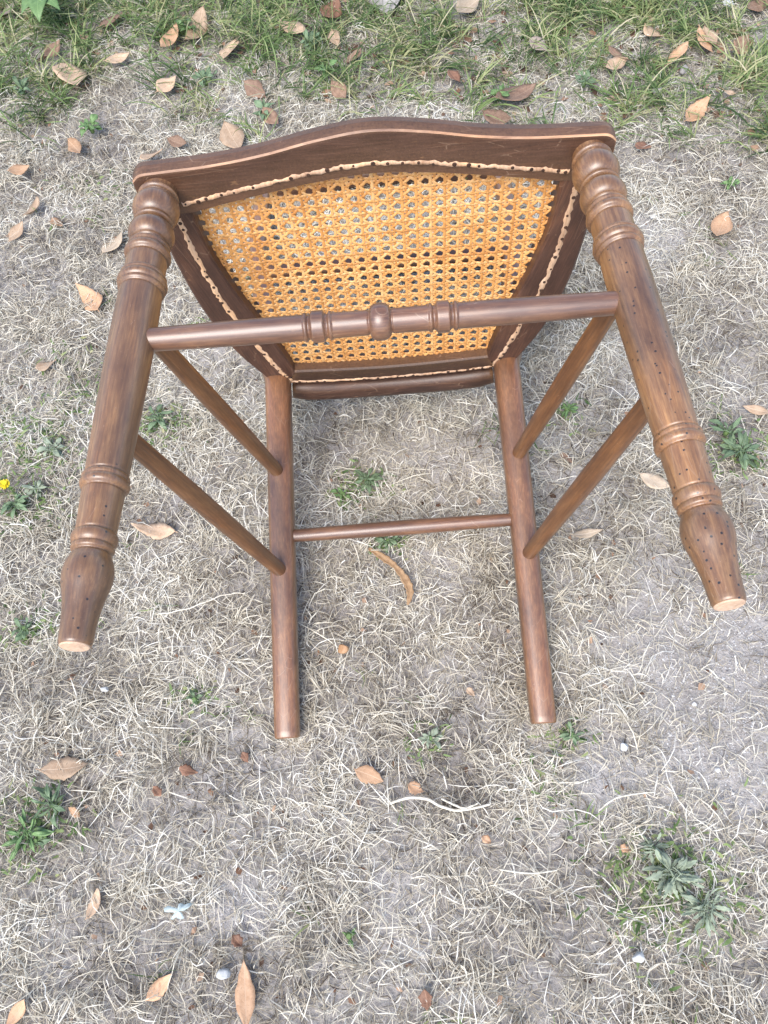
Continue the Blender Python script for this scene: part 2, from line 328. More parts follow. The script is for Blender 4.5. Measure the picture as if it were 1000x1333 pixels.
def ribbons(base, head, length, width, curl, amp, z0, tone, S=5, lift=None, zdamp=None):
    """flat curved blades: base (N,2)"""
    N = len(base); s = np.linspace(0, 1, S+1)
    kink = rng.normal(0, 0.35, (N, S))
    ang = head[:,None] + curl[:,None]*(np.arange(S)[None]/S - .0) + np.cumsum(kink, 1)*0.45*np.abs(curl[:,None])
    step = (length/S)[:,None]
    dz = np.zeros((N, S+1))
    if lift is None:
        z = z0[:,None] + amp[:,None]*np.sin(np.pi*np.clip(s[None]*rng.uniform(.7,1.25,(N,1)), 0, 1.2)) + rng.normal(0,.0012,(N,S+1))
        hs = step*np.ones((N,S))
    else:
        # blades that rise and droop: lift = start angle above horizontal
        el = lift[:,None]*(1 - 1.25*(np.arange(S)[None]/S)**1.2*rng.uniform(.5,1.3,(N,1)))
        hs = step*np.cos(el); z = z0[:,None] + np.concatenate([np.zeros((N,1)), np.cumsum(step*np.sin(el),1)], 1)
    px = base[:,0:1] + np.concatenate([np.zeros((N,1)), np.cumsum(hs*np.cos(ang),1)], 1)
    py = base[:,1:2] + np.concatenate([np.zeros((N,1)), np.cumsum(hs*np.sin(ang),1)], 1)
    if zdamp is not None: z = zdamp(px, py, z)
    z = np.maximum(z, 0.0008) + gz(px, py)
    A = np.concatenate([ang, ang[:,-1:]], 1)
    roll = rng.uniform(-1.0, 1.0, (N,1)) + np.linspace(0,1,S+1)[None]*rng.normal(0,.8,(N,1))
    sx, sy, sz = -np.sin(A)*np.cos(roll), np.cos(A)*np.cos(roll), np.sin(roll)
    taper = np.clip(1.12 - s**2.2, .12, 1)[None]*np.clip(.55 + s*4, 0, 1)[None]
    hw = width[:,None]*.5*taper
    P = np.stack([px, py, z], -1); Sd = np.stack([sx, sy, sz], -1)*hw[...,None]
    V = np.stack([P-Sd, P+Sd], 2).reshape(-1, 3)                       # N,(S+1),2
    i = (np.arange(N)*(S+1)*2)[:,None] + (np.arange(S)*2)[None]
    F = np.stack([i, i+2, i+3, i+1], -1).reshape(-1, 4)
    T = np.repeat(tone, (S+1)*2)
    return V, F, T
def join(parts):
    V, F, T, off = [], [], [], 0
    for v, f, t in parts: V.append(v); F.append(f+off); T.append(t); off += len(v)
    return np.concatenate(V), np.concatenate(F), np.concatenate(T)

# chair parts that lie on the ground: straw is pressed flat beneath them
RF = np.array([0.152, -0.44]); RT = np.array([0.153, 0.0])
def press(px, py, z):
    ax = np.abs(px); tt = np.clip((py+.44)/.44, 0, 1); lx = .152 + .046*np.clip(py/.49*1.6, 0, 1)**.8
    d = np.sqrt((ax-lx)**2 + np.where(py < -.45, (py+.45)**2, np.where(py > .5, (py-.5)**2, 0)))
    clear = .016 + .085*np.where(py < 0, tt, np.clip(1-py/.45, 0, 1))
    top = np.maximum(clear - .016, .001)
    near = 1 - sstep(.016, .030, d)
    return z*(1-near) + np.minimum(z, top)*near

def scatter(n, ext, dens):
    """rejection-sample n points; ext = margin outside the frame"""
    out = []; got = 0
    while got < n:
        x = rng.uniform(-2.0, 2.0, 60000); y = rng.uniform(-1.7, 2.4, 60000)
        fd = frame_dist(x, y)
        p = np.where(fd < ext, 1.0, np.exp(-(fd-ext)/0.16)*0.8)*dens(x, y)
        k = rng.random(60000) < p
        out.append(np.stack([x[k], y[k]], -1)); got += k.sum()
    return np.concatenate(out)[:n]
def patchy(x, y): return np.clip(.55 + .8*sstep(.28, .62, fbm(x, y, 11, 70)), 0, 1)*(1-.76*bareness(x, y))
def tone_at(b, lo, hi, sd=.16):
    t = lo + (hi-lo)*fbm(b[:,0], b[:,1], 13, 90)
    return np.clip(t + rng.normal(0, sd, len(b)), 0, 1)

# where the fallen leaves lie (they are built further down)
G_BACK = 'dead leaves among the green grass'; G_DRY = 'dead leaves on the dry grass'
SH_TAN = 'dry tan leaf lying among green grass beyond the chair seat'
SH_BRN = 'dull brown dead leaf sunk in the grass beyond the chair seat'
SH_SML = 'small reddish leaf scrap lying alone on pale dry grass'
LEAVES = [ # base px, tip px, width ratio, tone, curl, label
 ((231,38),(212,70),.46,'orange',.5,'bright tan leaf pointing at the chair among other dead leaves'),
 ((268,22),(241,59),.42,'tan',.4,'long upright tan leaf beside the brightest dead leaf'),
 ((84,84),(104,121),.62,'tan',.4,'broad tan leaf in short grass under the big green leaf'),
 ((139,85),(170,71),.45,'tan',.3,'slim tan leaf lying crosswise below two upright tan leaves'), ((308,52),(293,84),.62,'tan',.3,'broad tan leaf standing apart beside the round-leaved plant'),
 ((206,124),(230,101),.55,'tan',.3,'tan leaf touching the round-leaved green plant'), ((13,228),(39,217),.60,'orange',.3,'small orange leaf in dry grass away from the chair corner'),
 ((90,184),(108,204),.5,'orange',.3,'small orange-tan leaf in thin grass beside a green plant'), ((185,212),(213,197),.6,'tan',.4,'tan leaf lying against the outer corner of the front rail'),
 ((294,166),(313,196),.65,'tan',.5,'tan leaf standing just behind the curve of the front rail'),
 ((220,182),(247,193),.45,'brown',.3,'brown leaf just outside the corner of the front rail'), ((134,328),(161,297),.70,'pale',.4,'pale broad leaf beside the beaded top of the front leg'),
 ((10,312),(31,289),.5,'tan',.3,'narrow tan leaf close to a second tan leaf in dry grass'), ((34,282),(51,257),.55,'tan',.4,'curled tan leaf between two leaves in dry grass'),
 ((64,280),(80,292),.6,'orange',.3,'small orange-brown leaf beside the pair of tan leaves'), ((131,37),(163,19),.5,'brown',.3,'brown leaf between the big green leaf and bright tan leaf'), ((-4,27),(22,9),.6,'grey',.3,'greyish leaf below the big green leaf'),
 ((366,28),(402,49),.45,'tan',.3,'tan leaf in grass near the dark red-brown leaf'), ((441,3),(421,28),.7,'red',.4,'dark red-brown leaf standing in deep green grass'),
 ((432,44),(441,60),.6,'tan',.3,'very small tan leaf just below the dark red-brown leaf'), ((451,83),(472,70),.6,'brown',.3,SH_BRN), ((319,112),(347,126),.6,'brown',.3,SH_BRN),
 ((344,147),(363,164),.6,'brown',.3,'brown leaf under the plant behind the front rail'), ((434,111),(451,130),.6,'brown',.3,SH_BRN), ((60,77),(79,56),.5,'brown',.3,SH_BRN),
 ((594,24),(624,-2),.5,'pale',.3,'pale leaf lying on tall green grass beside the flat stone'),
 ((868,85),(895,63),.45,'orange',.4,'bright orange-tan leaf lying on the green grass'), ((890,162),(920,134),.44,'orange',.4,'pinkish-tan long leaf at the edge of the green grass'),
 ((906,43),(927,70),.45,'orange',.4,'yellowish leaf leaning on a second leaf in the grass'), ((916,38),(931,62),.5,'tan',.3,'tan leaf tucked under a yellowish leaf'),
 ((838,37),(862,53),.7,'tan',.4,'wide tan leaf in the grass beside the yellowish leaf'), ((790,66),(822,84),.4,'brown',.3,'narrow brown leaf crossed by a tan leaf in grass'), ((788,90),(817,79),.55,'tan',.3,'tan leaf crossing a darker brown leaf in the grass'),
 ((643,140),(698,111),.48,'brown',.3,'large dull brown leaf flat behind the front rail'), ((630,149),(667,164),.55,'brown',.5,'curled dark brown leaf touching the back of the front rail'),
 ((689,55),(714,67),.55,'grey',.3,'greyish leaf sunk in the thick grass behind the seat'), ((584,96),(599,108),.7,'red',.3,'small red-brown leaf deep in grass behind the seat'), ((948,276),(932,310),.55,'orange',.5,'teardrop tan leaf lying alone on dry grass'),
 ((828,184),(848,192),.8,'red',.5,'crumpled red-brown leaf scrap near the beaded leg top'), ((957,70),(973,51),.7,'brown',.3,'wide brown leaf below the bright white stone chip'), ((970,17),(1003,1),.45,'brown',.3,'slim brown leaf beside the bright white stone chip'), ((935,118),(958,124),.5,'tan',.3,'small tan leaf beyond the pinkish-tan long leaf'),
 ((225,690),(170,684),.46,'tan',.35,'smooth tan leaf between turned front leg and plain rear leg'), ((132,404),(102,370),.46,'orange',.4,'orange-tan leaf beside the plain shaft of the turned leg'),
 ((46,479),(72,465),.55,'tan',.3,'faded pinkish leaf half buried in dry grass'), ((1004,536),(968,525),.35,'tan',.4,'narrow tan leaf beside the leafy weed rosette'),
 ((833,617),(872,634),.6,'pale',.2,'faded pale leaf pressed flat beneath the wormholed leg'), ((462,1001),(499,1016),.62,'orange',.3,'broken orange-brown leaf on dry grass in front of the rear feet'),
 ((530,1021),(552,1031),.7,'orange',.4,'small orange leaf scrap touching the thick bleached stalk'), ((50,1003),(118,996),.44,'tan',.45,'large tan leaf resting over a small green weed'),
 ((88,1050),(101,1063),.6,'orange',.4,'small orange leaf scrap beside the narrow-leaved weed'), ((112,1197),(127,1156),.42,'tan',.5,'folded tan leaf standing on edge in dry grass'),
 ((189,1304),(224,1267),.46,'orange',.35,'tan leaf lying near the white pebble pair of leaves'), ((321,1338),(316,1250),.33,'orange',.4,'long orange leaf right beside the white pebble'),
 ((6,1338),(36,1298),.42,'orange',.4,'orange leaf at a grassy spot away from all pebbles'), ((302,1218),(315,1233),.7,'red',.4,'small red-brown leaf scrap above the white angular pebble'), ((553,1288),(557,1316),.75,'red',.4,'square red-brown leaf scrap on dry grass'),
 ((232,1000),(256,1006),.5,'red',.3,SH_SML), ((198,1024),(208,1036),.7,'red',.3,SH_SML), ((314,978),(322,992),.6,'red',.3,'thin red-brown leaf scrap near the rear leg foot'),
 ((744,697),(786,690),.28,'pale',.7,'thin curled yellowish leaf beside a side stretcher'), ((627,1088),(640,1098),.7,'orange',.3,SH_SML), ((808,1102),(824,1108),.6,'orange',.3,'small orange leaf scrap beside the grey-green toothed weed'),
 ((608,895),(618,905),.7,'tan',.3,SH_SML), ((730,590),(745,602),.6,'brown',.3,'small brown leaf scrap between the two side stretchers'), ((150,455),(165,462),.6,'tan',.3,'small tan leaf scrap beside the turned leg shaft'),
]
LC = np.array([(ground((q[0][0]+q[1][0])/2, (q[0][1]+q[1][1])/2, .015)[0], ground((q[0][0]+q[1][0])/2, (q[0][1]+q[1][1])/2, .015)[1]) for q in LEAVES])
def leafclear(x, y):
    """grass is thinned where a fallen leaf has come to rest"""
    r = np.ones_like(x)
    for cx, cy in LC: r = np.minimum(r, .12 + .88*sstep(.018, .040, np.hypot(x-cx, y-cy+.012)))
    return r
parts = []
# lowest layer: short greyish debris
b = scatter(60000, .20, lambda x, y: 1-.75*bareness(x, y)); N = len(b)
parts.append(ribbons(b, rng.uniform(0,2*np.pi,N), rng.uniform(.010,.034,N), rng.uniform(.0008,.0018,N), rng.normal(0,1.2,N), rng.uniform(.0005,.004,N), rng.uniform(.0005,.005,N), np.clip(tone_at(b,.02,.68,.18) + .38*bareness(b[:,0],b[:,1]), 0, 1), 3, zdamp=press))
# matted middle layer
b = scatter(150000, .20, lambda x, y: patchy(x, y)*(1-.45*greenness(x,y))); N = len(b)
hd = fbm(b[:,0], b[:,1], 6, 80)*14 + rng.normal(0,1.3,N)
parts.append(ribbons(b, hd, rng.uniform(.008,.034,N), rng.uniform(.00045,.00115,N), rng.normal(0,1.0,N), rng.uniform(.001,.007,N), rng.uniform(.001,.007,N), tone_at(b,.20,.92,.20), 3, zdamp=press))
# pale loose straw on top
b = scatter(56000, .20, lambda x, y: patchy(x, y)*(.25+.75*sstep(.30,.60,fbm(x,y,15,75)))*(1-.72*greenness(x,y))*leafclear(x,y)); N = len(b)
parts.append(ribbons(b, rng.uniform(0,2*np.pi,N), rng.gamma(2.8,.0085,N)+.005, rng.uniform(.0005,.0014,N), rng.normal(0,1.3,N), rng.uniform(.001,.010,N), rng.uniform(.003,.010,N), tone_at(b,.50,1.08,.15), 4, zdamp=press))
# dead tufts, blades radiating from a crown
c = scatter(1300, .15, lambda x, y: patchy(x, y)*(1-.5*greenness(x,y))); k = rng.integers(8, 22, len(c))
b = np.repeat(c, k, 0) + rng.normal(0,.004,(k.sum(),2)); N = len(b)
hd = np.repeat(rng.uniform(0,2*np.pi,len(c)), k) + rng.normal(0,.75,N)
parts.append(ribbons(b, hd, rng.uniform(.020,.058,N), rng.uniform(.0006,.0014,N), rng.normal(0,.9,N), rng.uniform(.003,.016,N), rng.uniform(.001,.007,N), np.clip(np.repeat(rng.uniform(.4,.8,len(c)),k)+rng.normal(0,.14,N),0,1), 6, zdamp=press))
V, F, T = join(parts)
tag(big_mesh('dry_grass', V, F, M_straw, T), 'matted pale dry grass covering the ground under the chair', 'dry grass', kind='stuff')

parts = []
# green tufts in the strip beyond the chair
c = scatter(2400, .30, lambda x, y: leafclear(x, y)*greenness(x, y)*np.clip(.25+1.1*sstep(.35,.6,fbm(x,y,8,66)),0,1)); k = rng.integers(8, 20, len(c))
b = np.repeat(c, k, 0) + rng.normal(0,.007,(k.sum(),2)); N = len(b)
parts.append(ribbons(b, np.repeat(rng.uniform(0,6.28,len(c)),k)+rng.normal(0,1.1,N), rng.uniform(.025,.095,N), rng.uniform(.0013,.0032,N), rng.normal(0,.7,N), None, rng.uniform(0,.004,N), np.clip(np.repeat(rng.uniform(.05,.90,len(c)),k)+rng.normal(0,.14,N),0,1), 6, lift=rng.uniform(.25,1.15,N)))
# fine green undergrowth there
b = scatter(12000, .30, lambda x, y: leafclear(x, y)*greenness(x, y)); N = len(b)
parts.append(ribbons(b, rng.uniform(0,6.28,N), rng.uniform(.015,.05,N), rng.uniform(.0012,.0028,N), rng.normal(0,1,N), None, rng.uniform(0,.004,N), np.clip(rng.normal(.5,.22,N),0,1), 4, lift=rng.uniform(.1,.9,N)))
# low creeping green around the weeds
for (u, v, sg, cnt) in [(62,585,.035,190),(30,655,.035,220),(205,555,.028,150),(880,1150,.042,420),(45,1075,.030,160),(470,635,.022,110),(963,590,.026,130),(255,910,.015,40),(40,820,.022,80),(105,510,.03,70),(505,705,.016,70),(20,560,.03,90),(735,540,.018,50),(700,1000,.03,30),(560,962,.02,40),(745,958,.016,40),(100,470,.03,40),(270,230,.03,80),(120,250,.04,60)]:
    p = ground(u, v); b = rng.normal(0, sg, (cnt,2))*[1,.8] + p[:2]; N = cnt
    parts.append(ribbons(b, rng.uniform(0,6.28,N), rng.uniform(.005,.016,N), rng.uniform(.0018,.0042,N), rng.normal(0,.6,N), None, rng.uniform(.005,.012,N), np.clip(rng.normal(.46,.16,N),0,1), 4, lift=rng.uniform(.0,.5,N), zdamp=press))
# a few green blades elsewhere
c = scatter(190, .15, lambda x, y: (1-bareness(x,y))*sstep(.5,.75,fbm(x,y,9,68))); k = rng.integers(3, 9, len(c))
b = np.repeat(c, k, 0) + rng.normal(0,.004,(k.sum(),2)); N = len(b)
parts.append(ribbons(b, rng.uniform(0,6.28,N), rng.uniform(.012,.035,N), rng.uniform(.001,.0024,N), rng.normal(0,.8,N), None, rng.uniform(.001,.006,N), np.clip(rng.normal(.42,.16,N),0,1), 4, lift=rng.uniform(.1,.7,N), zdamp=press))
V, F, T = join(parts)
tag(big_mesh('green_grass', V, F, M_green, T), 'green grass growing beyond the front rail of the chair', 'grass', kind='stuff')

# crumbs of dead leaf
c = scatter(2600, .25, lambda x, y: (.35+.65*greenness(x,y))*(1-.6*bareness(x,y))); N = len(c)
a = rng.uniform(0,6.28,N); sz = rng.uniform(.0018,.0055,N)*(1+1.3*greenness(c[:,0],c[:,1])); rat = rng.uniform(.4,.9,N)
V = np.zeros((N,5,3))
for q, (ux, uy) in enumerate([(1,0),(.2,1),(-1,.3),(-.5,-.8),(.7,-.7)]):
    jx, jy = ux*sz*rng.uniform(.7,1.2,N), uy*sz*rat*rng.uniform(.7,1.2,N)
    V[:,q,0] = c[:,0] + jx*np.cos(a) - jy*np.sin(a); V[:,q,1] = c[:,1] + jx*np.sin(a) + jy*np.cos(a)
V[:,:,2] = rng.uniform(.004,.011,N)[:,None] + rng.normal(0,.0012,(N,5)) + gz(V[:,:,0], V[:,:,1])
F = np.arange(N*5).reshape(N,5)
tag(big_mesh('leaf_litter', V.reshape(-1,3), F, M_litter, np.repeat(rng.random(N),5)), 'brown crumbs of broken leaf in the dry grass', 'leaf litter', kind='stuff')

# grit
c = np.concatenate([scatter(15000, .10, lambda x, y: bareness(x, y)), scatter(4000, .2, lambda x, y: np.ones_like(x))]); N = len(c)
r = rng.uniform(.0004,.0013,N); r = np.where(rng.random(N) < .04, r*2.0, r)
oct_ = np.array([(1,0,0),(0,1,0),(-1,0,0),(0,-1,0),(0,0,1),(0,0,-1)], float)
V = oct_[None]*r[:,None,None]*rng.uniform(.6,1.3,(N,6,1)); V[:,:,2] *= .7
th = rng.uniform(0,6.28,N)[:,None]; vx = V[:,:,0]*np.cos(th)-V[:,:,1]*np.sin(th); vy = V[:,:,0]*np.sin(th)+V[:,:,1]*np.cos(th)
V = np.stack([vx + c[:,0:1], vy + c[:,1:2], V[:,:,2] + (gz(c[:,0],c[:,1]) + r*.3)[:,None]], -1)
ft = np.array([(0,1,4),(1,2,4),(2,3,4),(3,0,4),(1,0,5),(2,1,5),(3,2,5),(0,3,5)])
F = ((np.arange(N)*6)[:,None,None] + ft[None]).reshape(-1,3)
tag(big_mesh('gravel', V.reshape(-1,3), F, M_gravel, np.repeat(np.clip(rng.beta(2.2,1.9,N),0,1),6)), 'pale grit scattered over the bare soil', 'gravel', kind='stuff')

# ------------------------------------------------------------------ the chair
chair = bpy.data.objects.new('cane_chair', None); COL.objects.link(chair)
chair.location = (0, 0, H0); chair.empty_display_size = 0.1
tag(chair, 'brown wooden chair with caned seat lying on its back in dry grass', 'chair')

def frame_mat(A, B, up=(0,1,0)):
    """local Z from A to B"""
    A, B = Vector(A), Vector(B); z = (B-A).normalized(); x = Vector(up).cross(z)
    if x.length < .1: x = Vector((1,0,0)).cross(z)
    x.normalize(); y = z.cross(x)
    return Matrix(((x.x,y.x,z.x,A.x),(x.y,y.y,z.y,A.y),(x.z,y.z,z.z,A.z),(0,0,0,1)))
def lathe(name, A, B, prof, mat, parent, seg=40, power=2.0, cap_mat=None, wob=0.0, up=(0,1,0)):
    """prof: (distance along, radius); lies from A towards B"""
    verts, faces, fm = [], [], []
    ph = random.random()*6
    for k, (z, r) in enumerate(prof):
        for i in range(seg):
            a = 2*math.pi*i/seg; c, s = math.cos(a), math.sin(a)
            q = (abs(c)**power + abs(s)**power)**(-1/power)
            rr = r*q*(1 + wob*math.sin(3*a+ph+z*9) + wob*.6*math.sin(z*31+ph))
            verts.append((rr*c, rr*s, z))
    n = len(prof)
    for k in range(n-1):
        for i in range(seg):
            j = (i+1) % seg
            faces.append((k*seg+i, k*seg+j, (k+1)*seg+j, (k+1)*seg+i)); fm.append(0)
    faces.append(tuple(range(seg))[::-1]); fm.append(0)
    faces.append(tuple((n-1)*seg+i for i in range(seg))); fm.append(1 if cap_mat else 0)
    o = mesh_obj(name, verts, faces, mat, parent, True, [mat, cap_mat] if cap_mat else None, fm)
    # crisp ends
    o.data.polygons[-1].use_smooth = False; o.data.polygons[-2].use_smooth = False
    o.matrix_basis = frame_mat(A, B, up)
    return o
def smooth_prof(keys, step=0.0022):
    """Catmull-Rom through (z, r) keys"""
    out = []
    for i in range(len(keys)-1):
        p0, p1, p2, p3 = keys[max(i-1,0)], keys[i], keys[i+1], keys[min(i+2,len(keys)-1)]
        n = max(1, int((p2[0]-p1[0])/step))
        for k in range(n):
            t = k/n
            z = p1[0]+(p2[0]-p1[0])*t
            m1 = (p2[1]-p0[1])/max(p2[0]-p0[0],1e-6)*(p2[0]-p1[0]); m2 = (p3[1]-p1[1])/max(p3[0]-p1[0],1e-6)*(p2[0]-p1[0])
            r = (2*t**3-3*t*t+1)*p1[1] + (t**3-2*t*t+t)*m1 + (-2*t**3+3*t*t)*p2[1] + (t**3-t*t)*m2
            out.append((z, max(r, .0005)))
    out.append(keys[-1]); return out
Lg = 0.4408
def profile(L, base, beads, grooves, bands=(), step=.0007):
    """turned profile: smooth base radius plus half-round beads, flat bands and V grooves (all in metres along)"""
    zs = np.arange(0, L+1e-6, step); zs[-1] = L
    bp = smooth_prof(base, .002); bz = [p[0] for p in bp]; br = [p[1] for p in bp]
    r = np.interp(zs, bz, br)
    for z0, w, h in beads:
        q = np.clip(1-((zs-z0)/w)**2, 0, None); r = np.where(q > 0, r + h*np.sqrt(q), r)
    for z0, w, h in bands: r = r + h*(1-sstep(w*.75, w, np.abs(zs-z0)))
    for z0, w, d in grooves: r = r - d*np.clip(1-np.abs(zs-z0)/w, 0, 1)
    return [(float(z), float(q)) for z, q in zip(zs, r)]
def leg_profile():
    T = lambda t: (t+0.05)*Lg
    base = [(T(-.05),.0205),(T(-.02),.0168),(T(.05),.0142),(T(.13),.0142),(T(.155),.0170),(T(.185),.0194),(T(.21),.0195),(T(.27),.0200),
         (T(.34),.0204),(T(.45),.0202),(T(.56),.0193),(T(.66),.0181),(T(.70),.0175),(T(.76),.0166),(T(.81),.0158),(T(.836),.0150),(T(.848),.0158),
         (T(.862),.0183),(T(.878),.0194),(T(.894),.0188),(T(.918),.0162),(T(.942),.0142),(T(.97),.0130),(T(.990),.0126),(T(.996),.0122),(T(1.0),.0112)]
    k = Lg
    beads = [(T(.034),.030*k,.0088),(T(-.006),.006*k,.0044),(T(.106),.025*k,.0088),(T(.074),.005*k,.0058),
             (T(.146),.008*k,.0046),(T(.164),.011*k,.0044),(T(.231),.006*k,.0024),(T(.246),.010*k,.0038),(T(.260),.005*k,.0020),
             (T(.700),.006*k,.0020),(T(.713),.008*k,.0028),(T(.817),.011*k,.0026),(T(.834),.006*k,.0018)]
    grooves = [(T(.012),.004*k,.0017),(T(.088),.004*k,.0017),(T(.178),.004*k,.0008),(T(.268),.004*k,.0008),(T(.692),.003*k,.0010),(T(.724),.003*k,.0010),(T(.804),.003*k,.0008),(T(.842),.004*k,.0014)]
    return [(z, r*.93) for z, r in profile(1.05*Lg, base, beads, grooves)]
def F_pt(s, t): return (s*(.206+.016*t), -.44*t, .331+.021*t)
def R_pt(s, t): return (s*(.153-.001*t), -.44*t, -.08*t)
def side_point(s, t): return F_pt(s, t)
for s, mt in ((-1, M_leg_l), (1, M_leg_r)):
    A, B = F_pt(s, -.05), F_pt(s, 1.0)
    lg = lathe('front_leg', A, B, leg_profile(), mt, chair, 56, wob=.004)
    # pale sawn end, a shallow disc
    z1 = 1.05*Lg
    fe = lathe('foot_end', (0,0,z1-.0005), (0,0,z1+.0012), [(0,.0103),(.0010,.0103),(.0016,.0092)], M_end, lg, 32)
    fe['label'] = 'pale sawn end of the turned leg'
# rear legs run on as the uprights of the backrest
def sweep(name, pts, rad, mat, parent, seg=28, power=2.0, cap=True):
    """tube through pts with a radius at each; local Z along the first run"""
    M = frame_mat(pts[0], pts[-1]); Mi = M.inverted()
    P = [Mi @ Vector(p) for p in pts]; verts, faces = [], []
    for k, p in enumerate(P):
        d = (P[min(k+1,len(P)-1)] - P[max(k-1,0)]).normalized()
        x = Vector((0,1,0)).cross(d).normalized(); y = d.cross(x)
        for i in range(seg):
            a = 2*math.pi*i/seg; c, s = math.cos(a), math.sin(a); q = (abs(c)**power+abs(s)**power)**(-1/power)
            verts.append(p + x*(c*rad[k]*q) + y*(s*rad[k]*q))
    for k in range(len(P)-1):
        for i in range(seg):
            j = (i+1) % seg; faces.append((k*seg+i, k*seg+j, (k+1)*seg+j, (k+1)*seg+i))
    if cap:
        faces.append(tuple(range(seg))[::-1]); faces.append(tuple((len(P)-1)*seg+i for i in range(seg)))
    o = mesh_obj(name, verts, faces, mat, parent)
    if cap: o.data.polygons[-1].use_smooth = False; o.data.polygons[-2].use_smooth = False
    o.matrix_basis = M
    return o
for s in (-1, 1):
    pts, rad = [], []
    tl = [1.0, .996, .98, .9, .8, .7, .6, .5, .4, .3, .2, .1, .03, -.03]
    for t in tl:
        pts.append(R_pt(s, t)); rad.append(.0140 if t == 1.0 else .0150 if t == .996 else .0172 - .0020*t)
    for y in (.04, .08, .14, .22, .30, .38, .45, .485, .49):
        f = y/.49; pts.append((s*(.153+.046*min(1, f*1.6)**.8), y, -.008*math.sin(min(f*2,1)*math.pi) - .081*f)); rad.append(.0165-.003*f if y < .49 else .010)
    sweep('rear_leg', pts, rad, M_rear, chair, 36, power=2.7)
# stretchers
def mid(a, b, t): return tuple(a[i]+(b[i]-a[i])*t for i in range(3))
A, B = F_pt(-1, .391), F_pt(1, .391); Ls = B[0]-A[0]; h = Ls/2
sp = profile(Ls, [(0,.0096),(.02,.0106),(h*.5,.0116),(h-.06,.0116),(h,.0112),(h+.06,.0116),(h*1.5,.0116),(2*h-.02,.0106),(2*h,.0096)],
    [(h,.0088,.0056)] + [(h+q*.0525+d,.0016,.0016) for q in (-1,1) for d in (-.0105,.0105)],
    [(h+q*.0525+d,.0013,.0010) for q in (-1,1) for d in (-.0078,.0078)] + [(h-.0095,.0012,.0010),(h+.0095,.0012,.0010)],
    [(h-.0525,.0062,.0026),(h+.0525,.0062,.0026)])
lathe('front_stretcher', A, B, [(z, r*.94) for z, r in sp], M_str, chair, 40, wob=.006)
def taper(Lh, r0, r1): return smooth_prof([(0,r0),(Lh*.08,r0*1.04),(Lh*.5,r1),(Lh*.92,r0*1.04),(Lh,r0)], .006)
A, B = R_pt(-1, .448), R_pt(1, .443); lathe('rear_stretcher', A, B, taper(B[0]-A[0], .0080, .0096), M_str, chair, 32, wob=.012)
for s in (-1, 1):
    for tf, tr in ((.335,.262),(.592,.553)):
        A, B = F_pt(s, tf), R_pt(s, tr); Lh = (Vector(B)-Vector(A)).length
        lathe('side_stretcher', A, B, taper(Lh, .0084, .0100), M_side, chair, 32, wob=.010)

# seat frame: rails between an outer and an inner curve in the seat plane (x, z)
def cr(keys, n):
    """Catmull-Rom through points, n samples"""
    out = []; K = [Vector(k) for k in keys]; m_ = len(K)-1
    for i in range(n):
        u = i/(n-1)*m_; j = min(int(u), m_-1); t = u-j
        p0, p1, p2, p3 = K[max(j-1,0)], K[j], K[j+1], K[min(j+2,m_)]
        out.append(.5*((2*p1)+(p2-p0)*t+(2*p0-5*p1+4*p2-p3)*t*t+(3*p1-p0-3*p2+p3)*t**3))
    return out
YU, YT, YC = .012, .040, .027          # underside, upper face, caning
def rail(name, outer, inner, mat, mats=None, y0=YU, y1=YT, bev=.0028, edge=None, drop=.0, n=None):
    """bar between curves outer/inner; edge = material slot of the outer lower arris"""
    n = len(outer); V, F, fm = [], [], []
    for o_, i_ in zip(outer, inner):
        d = (i_-o_).normalized()
        sec = [(o_, y1-bev*1.5), (o_-d*.0014, (y0+y1)/2), (o_, y0+bev*.8), (o_+d*bev*.9, y0+.0002), (o_+d*bev*2.2, y0), (i_-d*bev*.8, y0), (i_, y0+bev*.8), (i_, y1), (o_+d*bev*1.5, y1)]
        for p, y in sec: V.append((p.x, y, p.y))
    m_ = 9
    for k in range(n-1):
        for j in range(m_):
            F.append((k*m_+j, k*m_+(j+1)%m_, (k+1)*m_+(j+1)%m_, (k+1)*m_+j)); fm.append(edge if (edge is not None and j == 2) else 0)
    F.append(tuple(range(m_))[::-1]); F.append(tuple((n-1)*m_+j for j in range(m_))); fm += [0, 0]
    # local frame with Z along the rail's length (X in the chair)
    along = Vector((outer[-1].x-outer[0].x, 0, outer[-1].y-outer[0].y)).normalized()
    M = frame_mat((outer[0].x, 0, outer[0].y), Vector((outer[0].x, 0, outer[0].y))+along); Mi = M.inverted()
    o = mesh_obj(name, [Mi @ Vector(v) for v in V], F, mat, chair, False, mats or [mat], fm)
    o.matrix_basis = M
    return o
def mirror(keys): return [(-x, z) for x, z in keys[::-1]]
fo = [(0,.377),(.05,.3712),(.10,.361),(.15,.3545),(.20,.3520),(.219,.3505),(.2275,.3440)]
fi = [(0,.329),(.05,.325),(.10,.317),(.15,.3075),(.186,.3005),(.212,.3035),(.2275,.3060)]
FO = cr(mirror(fo)+fo[1:], 97); FI = cr(mirror(fi)+fi[1:], 97)
fr = rail('front_rail', FO, FI, M_rail, [M_rail, M_edge], edge=1, y1=.0325, bev=.0019)
so_ = [(.2225,.304),(.2205,.235),(.2130,.158),(.1955,.080),(.1650,.010),(.1530,-.014)]
si_ = [(.1830,.304),(.1800,.240),(.1665,.175),(.1500,.118),(.1330,.052),(.1270,.0215)]
st_ = [(.1985,.296),(.1930,.212),(.1785,.135),(.1540,.052),(.1365,.003)]
side_rails = []
for s in (-1, 1):
    so2 = cr([(s*x, z) for x, z in so_], 41); si2 = cr([(s*x, z) for x, z in si_], 41)
    r_ = rail('side_rail', so2, si2, M_rail2, y0=YU+.0008, y1=YT)
    if s == 1: r_.data.flip_normals()
    side_rails.append(r_)
